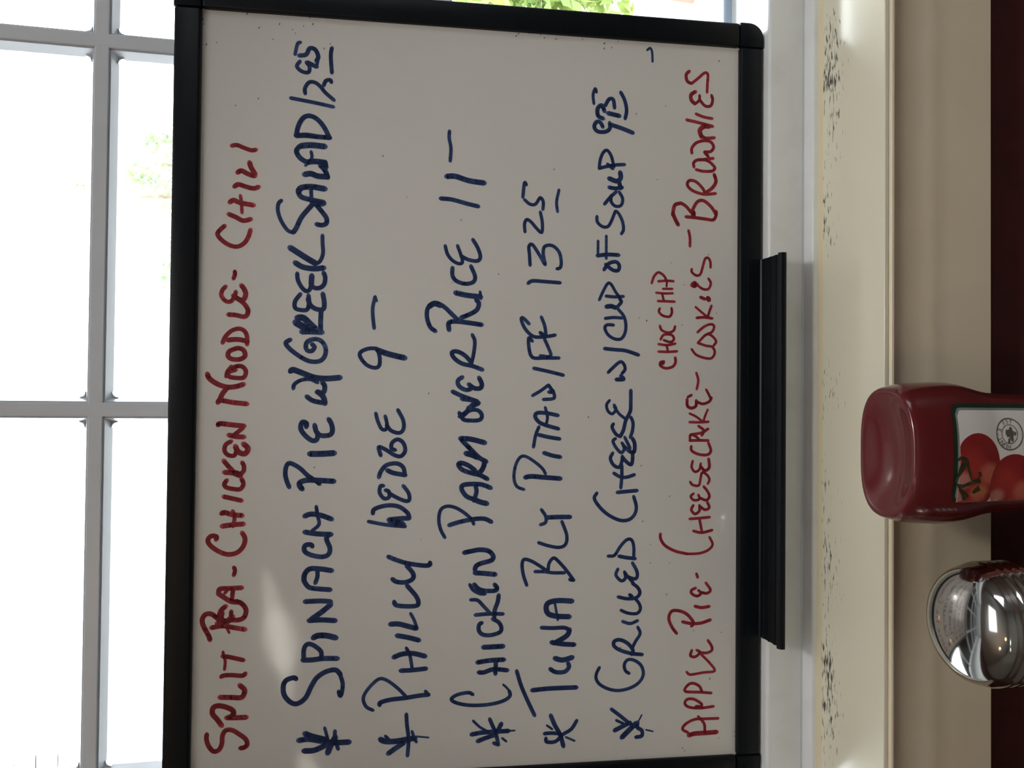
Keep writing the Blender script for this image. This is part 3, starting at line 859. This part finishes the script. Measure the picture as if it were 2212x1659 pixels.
# red squeeze bottle standing on its cap, base with a dimple uppermost
BX, BY = -0.0335, -0.204
kb = thing('ketchup_bottle', 'upside-down red squeeze bottle with a tomato label, in front of the sill', 'bottle', (BX, BY, TZ))
def se(a, b, n, th):
    c, s = math.cos(th), math.sin(th)
    return a * math.copysign(abs(c) ** (2 / n), c), b * math.copysign(abs(s) ** (2 / n), s)
BODY = [(-0.2130, .0175, .0175, 2.0), (-0.2080, .0215, .0200, 2.1), (-0.1980, .0290, .0225, 2.3), (-0.1850, .0350, .0242, 2.6), (-0.1700, .0372, .0250, 2.9),
        (-0.1300, .0372, .0252, 3.0), (-0.1100, .0374, .0254, 3.0), (-0.0960, .0380, .0256, 3.0), (-0.0860, .0388, .0258, 2.9), (-0.0790, .0402, .0260, 2.8),
        (-0.0720, .0422, .0270, 2.7), (-0.0650, .0440, .0278, 2.6), (-0.0580, .0448, .0282, 2.6), (-0.0500, .0449, .0284, 2.6), (-0.0420, .0446, .0284, 2.6),
        (-0.0340, .0440, .0282, 2.6), (-0.0270, .0430, .0279, 2.6), (-0.0220, .0415, .0273, 2.6), (-0.0198, .0402, .0266, 2.6), (-0.0189, .0391, .0258, 2.6),
        (-0.0187, .0379, .0248, 2.6), (-0.0192, .0360, .0232, 2.5), (-0.0204, .0325, .0205, 2.4), (-0.0222, .0275, .0172, 2.3), (-0.0238, .0215, .0134, 2.2), (-0.0250, .0150, .0094, 2.1), (-0.0256, .0085, .0053, 2.0), (-0.0258, .0030, .0018, 2.0)]
bm = bmesh.new(); rings = []
NS = 72
for z, a, b, n in BODY:
    ring = []
    for k in range(NS):
        x, y = se(a, b, n, 2 * math.pi * k / NS)
        # the base is arched: its two ends stand higher than its middle
        lift = 0.0
        if z > -0.033 and a < 0.0425: lift = 0.0016 * ((x / 0.037) ** 2) - 0.0010
        ring.append(bm.verts.new((x, y, z + lift - TZ)))
    rings.append(ring)
for A, B in zip(rings, rings[1:]):
    for k in range(NS): bm.faces.new((A[k], A[(k + 1) % NS], B[(k + 1) % NS], B[k]))
bm.faces.new(rings[0]); bm.faces.new(rings[-1])
o = link('body', bm, 'red_plastic', kb, True)
o = link('cap', lathe([(0.019, 0.0), (0.0205, 0.002), (0.0205, 0.030), (0.0190, 0.0375), (0.0, 0.0375)]), 'red_plastic', kb); flat_shade_sharp(o, 40)
def front(x, z):
    """depth of the bottle's front at x and height z"""
    for (z0, a0, b0, n0), (z1, a1, b1, n1) in zip(BODY, BODY[1:20]):
        if z0 <= z <= z1:
            t = (z - z0) / (z1 - z0); a, b, n = a0 + (a1 - a0) * t, b0 + (b1 - b0) * t, n0 + (n1 - n0) * t
            return -b * (1 - min(0.98, abs(x / a)) ** n) ** (1 / n)
    return -0.0255
def decal(bm, pts, off):
    bm.faces.new([bm.verts.new((x, front(x, z) - off, z - TZ)) for x, z in pts])
def rrect(x0, x1, z0, z1, r):
    P = []
    for cx, cz, a0 in ((x1 - r, z1 - r, 0), (x0 + r, z1 - r, 90), (x0 + r, z0 + r, 180), (x1 - r, z0 + r, 270)):
        P += [(cx + r * math.cos(math.radians(a0 + 15 * k)), cz + r * math.sin(math.radians(a0 + 15 * k))) for k in range(7)]
    return P
def patch(x0, x1, z0, z1, r, off, nx=24, nz=28):
    """a sheet lying on the bottle's curved front, with rounded corners"""
    bm = bmesh.new(); g = []
    for j in range(nz + 1):
        z = z1 + (z0 - z1) * j / nz; row = []
        dz = max(0, r - (z1 - z), r - (z - z0)); inset = r - math.sqrt(max(0, r * r - dz * dz)) if dz > 0 else 0
        for i in range(nx + 1):
            x = x0 + inset + (x1 - x0 - 2 * inset) * i / nx
            row.append(bm.verts.new((x, front(x, z) - off, z - TZ)))
        g.append(row)
    for j in range(nz):
        for i in range(nx): bm.faces.new((g[j][i], g[j][i + 1], g[j + 1][i + 1], g[j + 1][i]))
    return bm
lab = link('label', patch(-0.0288, 0.0314, -0.178, -0.0455, 0.005, 0.00025, nz=60), 'label_green', kb, True)
lab['label'] = 'printed label with tomatoes, grey seal and green edge'
link('label_line', patch(-0.0288, 0.0289, -0.175, -0.0478, 0.0042, 0.0004, nz=60), 'label_grey', lab, True)
link('label_field', patch(-0.0288, 0.0274, -0.174, -0.0490, 0.0036, 0.00055, nz=60), 'label_white', lab, True)
def tomato_mat(name, cx, cz, r):
    m = mat(name, (0.36, 0.03, 0.03), 0.35); nt = m.node_tree; N = nt.nodes.new; K = nt.links.new
    t = N('ShaderNodeTexCoord'); b = nt.nodes['Principled BSDF']
    def blob(px, pz, rr, ss=1.0):
        mp = N('ShaderNodeMapping'); mp.vector_type = 'POINT'
        mp.inputs['Location'].default_value = (-px / rr, 0, -(pz - TZ) / (rr * ss)); mp.inputs['Scale'].default_value = (1 / rr, 0, 1 / (rr * ss))
        K(t.outputs['Object'], mp.inputs[0]); ln = N('ShaderNodeVectorMath'); ln.operation = 'LENGTH'; K(mp.outputs[0], ln.inputs[0])
        mr = N('ShaderNodeMapRange'); mr.interpolation_type = 'SMOOTHSTEP'
        mr.inputs['From Min'].default_value = 1.0; mr.inputs['From Max'].default_value = 0.35; K(ln.outputs['Value'], mr.inputs['Value'])
        return mr.outputs[0]
    prev = None
    for (px, pz, rr, ss, colr) in ((cx - r * .15, cz + r * .35, r * 1.0, 1.0, (0.37, 0.035, 0.03)), (cx - r * .45, cz + r * .62, r * .38, 1.2, (0.52, 0.22, 0.18)),
                                   (cx - r * .25, cz - r * .45, r * .5, 1.1, (0.52, 0.13, 0.09)), (cx - r * .9, cz - r * .1, r * .45, 1.2, (0.52, 0.17, 0.08))):
        mx = N('ShaderNodeMix'); mx.data_type = 'RGBA'; K(blob(px, pz, rr, ss), mx.inputs['Factor'])
        if prev: K(prev, mx.inputs['A'])
        else: mx.inputs['A'].default_value = (0.27, 0.02, 0.022, 1)
        mx.inputs['B'].default_value = (*colr, 1); prev = mx.outputs['Result']
    K(prev, b.inputs['Base Color']); M[name] = m
def disc(cx, cz, rx, rz, off, rot=0, x0=-0.0287, x1=0.0273, z1=-0.0492):
    bm = bmesh.new(); NR, NA = 8, 40; g = [[bm.verts.new((cx, front(cx, cz) - off, cz - TZ))]]
    for j in range(1, NR + 1):
        row = []
        for k in range(NA):
            a = 2 * math.pi * k / NA; u, v = rx * j / NR * math.cos(a), rz * j / NR * math.sin(a)
            x = cx + u * math.cos(rot) - v * math.sin(rot); z = cz + u * math.sin(rot) + v * math.cos(rot)
            x = max(x0, min(x1, x)); z = min(z1, z)
            row.append(bm.verts.new((x, front(x, z) - off, z - TZ)))
        g.append(row)
    for k in range(NA): bm.faces.new((g[0][0], g[1][k], g[1][(k + 1) % NA]))
    for A, B in zip(g[1:], g[2:]):
        for k in range(NA): bm.faces.new((A[k], B[k], B[(k + 1) % NA], A[(k + 1) % NA]))
    bmesh.ops.remove_doubles(bm, verts=bm.verts, dist=1e-6)
    return bm
tomato_mat('tomato_print_a', -0.0070, -0.0630, 0.0185)
tomato_mat('tomato_print_b', -0.0180, -0.0900, 0.0180)
tomato_mat('tomato_print_c', -0.0200, -0.0580, 0.0150)
link('tomato_print', disc(-0.0060, -0.0625, 0.0195, 0.0170, 0.0007), 'tomato_print_a', lab, True)
link('tomato_print', disc(-0.0210, -0.0600, 0.0150, 0.0150, 0.00065), 'tomato_print_c', lab, True)
link('tomato_print', disc(-0.0180, -0.0905, 0.0185, 0.0180, 0.0008), 'tomato_print_b', lab, True)
def strip(bm, pts, ws, off):
    for (a, wa), (b, wb_) in zip(zip(pts, ws), zip(pts[1:], ws[1:])):
        a, b = Vector(a), Vector(b); n = 4
        for k in range(n):
            p, q = a.lerp(b, k / n), a.lerp(b, (k + 1) / n); d = (q - p); s = Vector((-d.y, d.x)).normalized()
            w0, w1 = wa + (wb_ - wa) * k / n, wa + (wb_ - wa) * (k + 1) / n
            bm.faces.new([bm.verts.new((v.x, front(v.x, v.y) - off, v.y - TZ)) for v in (p - s * w0, q - s * w1, q + s * w1, p + s * w0)])
def LP(x, y):
    """place on the label, from the label's own print layout (units of 0.1 mm from its top right corner)"""
    return (0.0313 - y * 1e-4, -0.0455 - x * 1e-4)
bm = bmesh.new()
strip(bm, [LP(12, 345), LP(45, 325), LP(80, 345), LP(95, 385)], [0.00045, 0.00120, 0.00165, 0.00060], 0.00095)
strip(bm, [LP(80, 345), LP(50, 385), LP(20, 445), LP(5, 480)], [0.00180, 0.00180, 0.00075, 0.00030], 0.00095)
strip(bm, [LP(85, 360), LP(110, 430), LP(125, 465)], [0.00105, 0.00075, 0.00045], 0.00095)
strip(bm, [LP(15, 490), LP(60, 500), LP(120, 480), LP(185, 462)], [0.00075, 0.00105, 0.00105, 0.00180], 0.00095)
strip(bm, [LP(30, 500), LP(70, 540), LP(100, 575)], [0.00045, 0.00135, 0.00240], 0.00095)
strip(bm, [LP(140, 540), LP(185, 510)], [0.00090, 0.00180], 0.00095)
strip(bm, [LP(170, 430), LP(190, 425)], [0.00150, 0.00150], 0.00095)
link('stem_print', bm, 'stem_green', lab, True)
# round grey seal: two rings, lettering round the rim, a blotchy figure inside
SXc, SZc, SR = 0.0128, -0.0868, 0.0100
bm = bmesh.new()
def ring(r0, r1, off):
    for k in range(48):
        a, b = 2 * math.pi * k / 48, 2 * math.pi * (k + 1) / 48
        bm.faces.new([bm.verts.new((SXc + r * math.cos(t), front(SXc + r * math.cos(t), SZc + r * math.sin(t)) - off, SZc + r * math.sin(t) - TZ)) for r, t in ((r0, a), (r1, a), (r1, b), (r0, b))])
ring(SR * .93, SR, 0.0008); ring(SR * .56, SR * .60, 0.0008)
for k in range(26):
    a = random.uniform(0, 6.28); r = SR * random.uniform(.05, .45); L = SR * random.uniform(.05, .16)
    x, z = SXc + r * math.cos(a), SZc + r * math.sin(a)
    bm.faces.new([bm.verts.new((x + L * math.cos(t + a) * 1.5, front(x, z) - 0.0008, z + L * math.sin(t + a) * .7 - TZ)) for t in (q * math.pi / 3 for q in range(6))])
seal = link('seal_print', bm, 'seal_grey', lab)
def letters(text, a0, step, size):
    """letters set round the seal's rim"""
    for i, ch in enumerate(text):
        if ch == ' ': continue
        cu = bpy.data.curves.new('seal_letter', 'FONT'); cu.body = ch; cu.size = size; cu.align_x = 'CENTER'; cu.align_y = 'CENTER'
        tmp = bpy.data.objects.new('seal_letter', cu); COL.objects.link(tmp)
        me = bpy.data.meshes.new_from_object(tmp); COL.objects.unlink(tmp); bpy.data.objects.remove(tmp)
        a = math.radians(a0 - step * i); r = SR * .77
        rot = a - math.pi / 2
        for v in me.vertices:
            x, z = v.co.x, v.co.y
            x, z = x * math.cos(rot) - z * math.sin(rot), x * math.sin(rot) + z * math.cos(rot)
            x += SXc + r * math.cos(a); z += SZc + r * math.sin(a)
            v.co = (x, front(x, z) - 0.0008, z - TZ)
        me.materials.append(M['seal_grey']); SEAL.append(me)
SEAL = []
letters("HUNT'S", 175, 21, SR * .40)
letters('EST', 28, 20, SR * .34)
bm = bmesh.new()
bm.from_mesh(seal.data)
for me in SEAL: bm.from_mesh(me); 
bm.to_mesh(seal.data); bm.free()

# sugar shaker: ribbed chrome lid with a dome, glass jar, sugar inside
SX, SY, SZ = -0.1352, -0.2335, -0.0590     # SZ: height of the dome's edge
sd = thing('sugar_shaker', 'glass sugar shaker with a domed chrome lid, left of the red bottle', 'shaker', (SX, SY, TZ))
base = SZ - TZ
LR = 0.0352
lid = [(LR - 0.0012, base - 0.026), (LR + 0.0016, base - 0.0255), (LR + 0.0022, base - 0.0240), (LR + 0.0016, base - 0.0225)]
for k in range(3):
    z = base - 0.0205 + 0.0062 * k
    lid += [(LR + 0.0004, z - 0.0012), (LR + 0.0016, z + 0.0004), (LR + 0.0020, z + 0.0018), (LR + 0.0014, z + 0.0032), (LR + 0.0004, z + 0.0042)]
lid += [(LR + 0.0006, base - 0.0012), (LR, base)]
for k in range(1, 13):
    t = math.radians(90 * k / 12)
    lid.append((LR * math.cos(t) if k < 12 else 0.0, base + 0.0185 * math.sin(t)))
o = link('lid', lathe(lid, 96, cap=False), 'chrome', sd, True); o['label'] = 'domed chrome lid with ridged skirt'
jar = [(0.030, 0.0), (0.034, 0.002), (0.0350, 0.006), (0.0335, 0.060), (0.0325, 0.110), (0.0322, base - 0.020), (0.0322, base - 0.002)]
o = link('jar', lathe(jar, 64, cap=False), 'jar_glass', sd, True)
sug = [(0.0, 0.004), (0.0315, 0.005), (0.0318, 0.010), (0.0305, 0.060), (0.0296, 0.110), (0.0294, base - 0.026), (0.0, base - 0.026)]
o = link('sugar', lathe(sug, 48, cap=False), 'sugar', sd); flat_shade_sharp(o, 40)

# ---------------------------------------------------------------- outside
GZ = -1.35
struct(link('ground', newbox(-14, 14, 0.30, 24, GZ - 0.1, GZ), 'concrete'))
bd = thing('pale_building', 'pale building with lapped siding, far left behind the window', 'building', (-5.2, 10.2, GZ))
link('wall', newbox(-2.0, 2.10, 0.0, 3.0, 0, 7.0), 'siding', bd)
plank = None
for k in range(24):
    z = 0.05 + 0.24 * k + 0.0
    bm = bmesh.new(); box(bm, -2.0, 0.92, -0.05, 0.0, z, z + 0.225)
    link('siding_board', bm, 'siding_blue' if k in (20, 21) else 'siding', bd)
link('corner_board', newbox(1.98, 2.12, -0.08, 0.0, 0, 7.0), 'siding', bd)
link('drain_pipe', newbox(2.118, 2.132, -0.09, -0.06, 0, 7.0), 'post_grey', bd)

def crown(name, blobs, n, size, m, parent, kind=True):
    bm = bmesh.new()
    tot = sum(b[4] for b in blobs)
    for (cx, cy, cz, r, wgt) in blobs:
        for _ in range(int(n * wgt / tot)):
            d = Vector((random.gauss(0, 1), random.gauss(0, 1), random.gauss(0, 1))).normalized() * r * random.random() ** 0.5
            p = Vector((cx, cy, cz)) + d
            u = Vector((random.gauss(0, 1), random.gauss(0, 1), random.gauss(0, 1))).normalized()
            v = u.cross(Vector((random.gauss(0, 1), random.gauss(0, 1), random.gauss(0, 1)))).normalized()
            s = size * random.uniform(0.6, 1.2)
            bm.faces.new([bm.verts.new(p + q) for q in (-u * s, v * s * .45 - u * .2 * s, u * s, -v * s * .45 - u * .2 * s)])
    o = link(name, bm, m, parent)
    if kind: o['kind'] = 'stuff'
    return o
def limb(bm, a, b, ra, rb, seg=8):
    a, b = Vector(a), Vector(b); d = (b - a).normalized(); u = d.orthogonal().normalized(); v = d.cross(u)
    A = [bm.verts.new(a + (u * math.cos(t) + v * math.sin(t)) * ra) for t in (2 * math.pi * k / seg for k in range(seg))]
    B = [bm.verts.new(b + (u * math.cos(t) + v * math.sin(t)) * rb) for t in (2 * math.pi * k / seg for k in range(seg))]
    for k in range(seg): bm.faces.new((A[k], A[(k + 1) % seg], B[(k + 1) % seg], B[k]))
    bm.faces.new(A); bm.faces.new(B)
tr = thing('leafy_tree', 'leafy green tree outside the window above the whiteboard, right of centre', 'tree', (1.75, 6.2, GZ))
bm = bmesh.new(); limb(bm, (0, 0, 0), (-0.05, 0, 1.5), 0.10, 0.07); link('trunk', bm, 'bark', tr)
for e in ((-0.75, 0.1, 2.75), (0.05, 0, 3.0), (-0.2, 0.1, 3.2), (0.3, 0.1, 2.8)):
    bm = bmesh.new(); limb(bm, (-0.05, 0, 1.45), e, 0.04, 0.012); link('branch', bm, 'bark', tr)
crown('foliage', [(-0.05, 0, 2.72, .42, 10), (-0.72, 0, 2.75, .34, 6), (0.30, 0.1, 2.62, .45, 7), (-0.35, 0.3, 2.45, .6, 9),
                  (0.25, 0, 3.08, .14, .6), (-0.05, 0, 3.15, .12, .5), (-0.12, 0, 3.62, .16, .55), (-0.02, 0, 3.3, .15, .5)], 2300, 0.042, 'tree_leaf', tr)
sh = thing('leafy_shrub', 'yellow-green shrub outside, at the right edge beside the whiteboard', 'shrub', (1.95, 3.05, GZ))
bm = bmesh.new(); limb(bm, (0, 0, 0), (0, 0, 0.5), 0.03, 0.02); link('stem', bm, 'bark', sh)
crown('foliage', [(-0.05, 0, 0.85, .38, 6), (0.15, 0.1, 0.9, .4, 4), (-0.02, 0, 0.55, .25, 2)], 1500, 0.05, 'shrub_leaf', sh)
lp = thing('yard_light', 'small bluish lamp on a thin grey post, outside at left above the whiteboard', 'lamp', (-2.18, 8.0, GZ))
bm = bmesh.new(); limb(bm, (0, 0, 0), (0, 0, 3.38), 0.022, 0.016); link('post', bm, 'post_grey', lp)
bm = bmesh.new(); limb(bm, (0, 0, 3.36), (0.03, 0, 3.52), 0.012, 0.010); limb(bm, (0.03, 0, 3.52), (0.10, 0, 3.55), 0.010, 0.010); link('arm', bm, 'post_grey', lp)
bm = bmesh.new(); limb(bm, (0.08, 0, 3.46), (0.19, 0, 3.52), 0.045, 0.028, 12); link('lamp_head', bm, 'fixture_blue', lp, True)
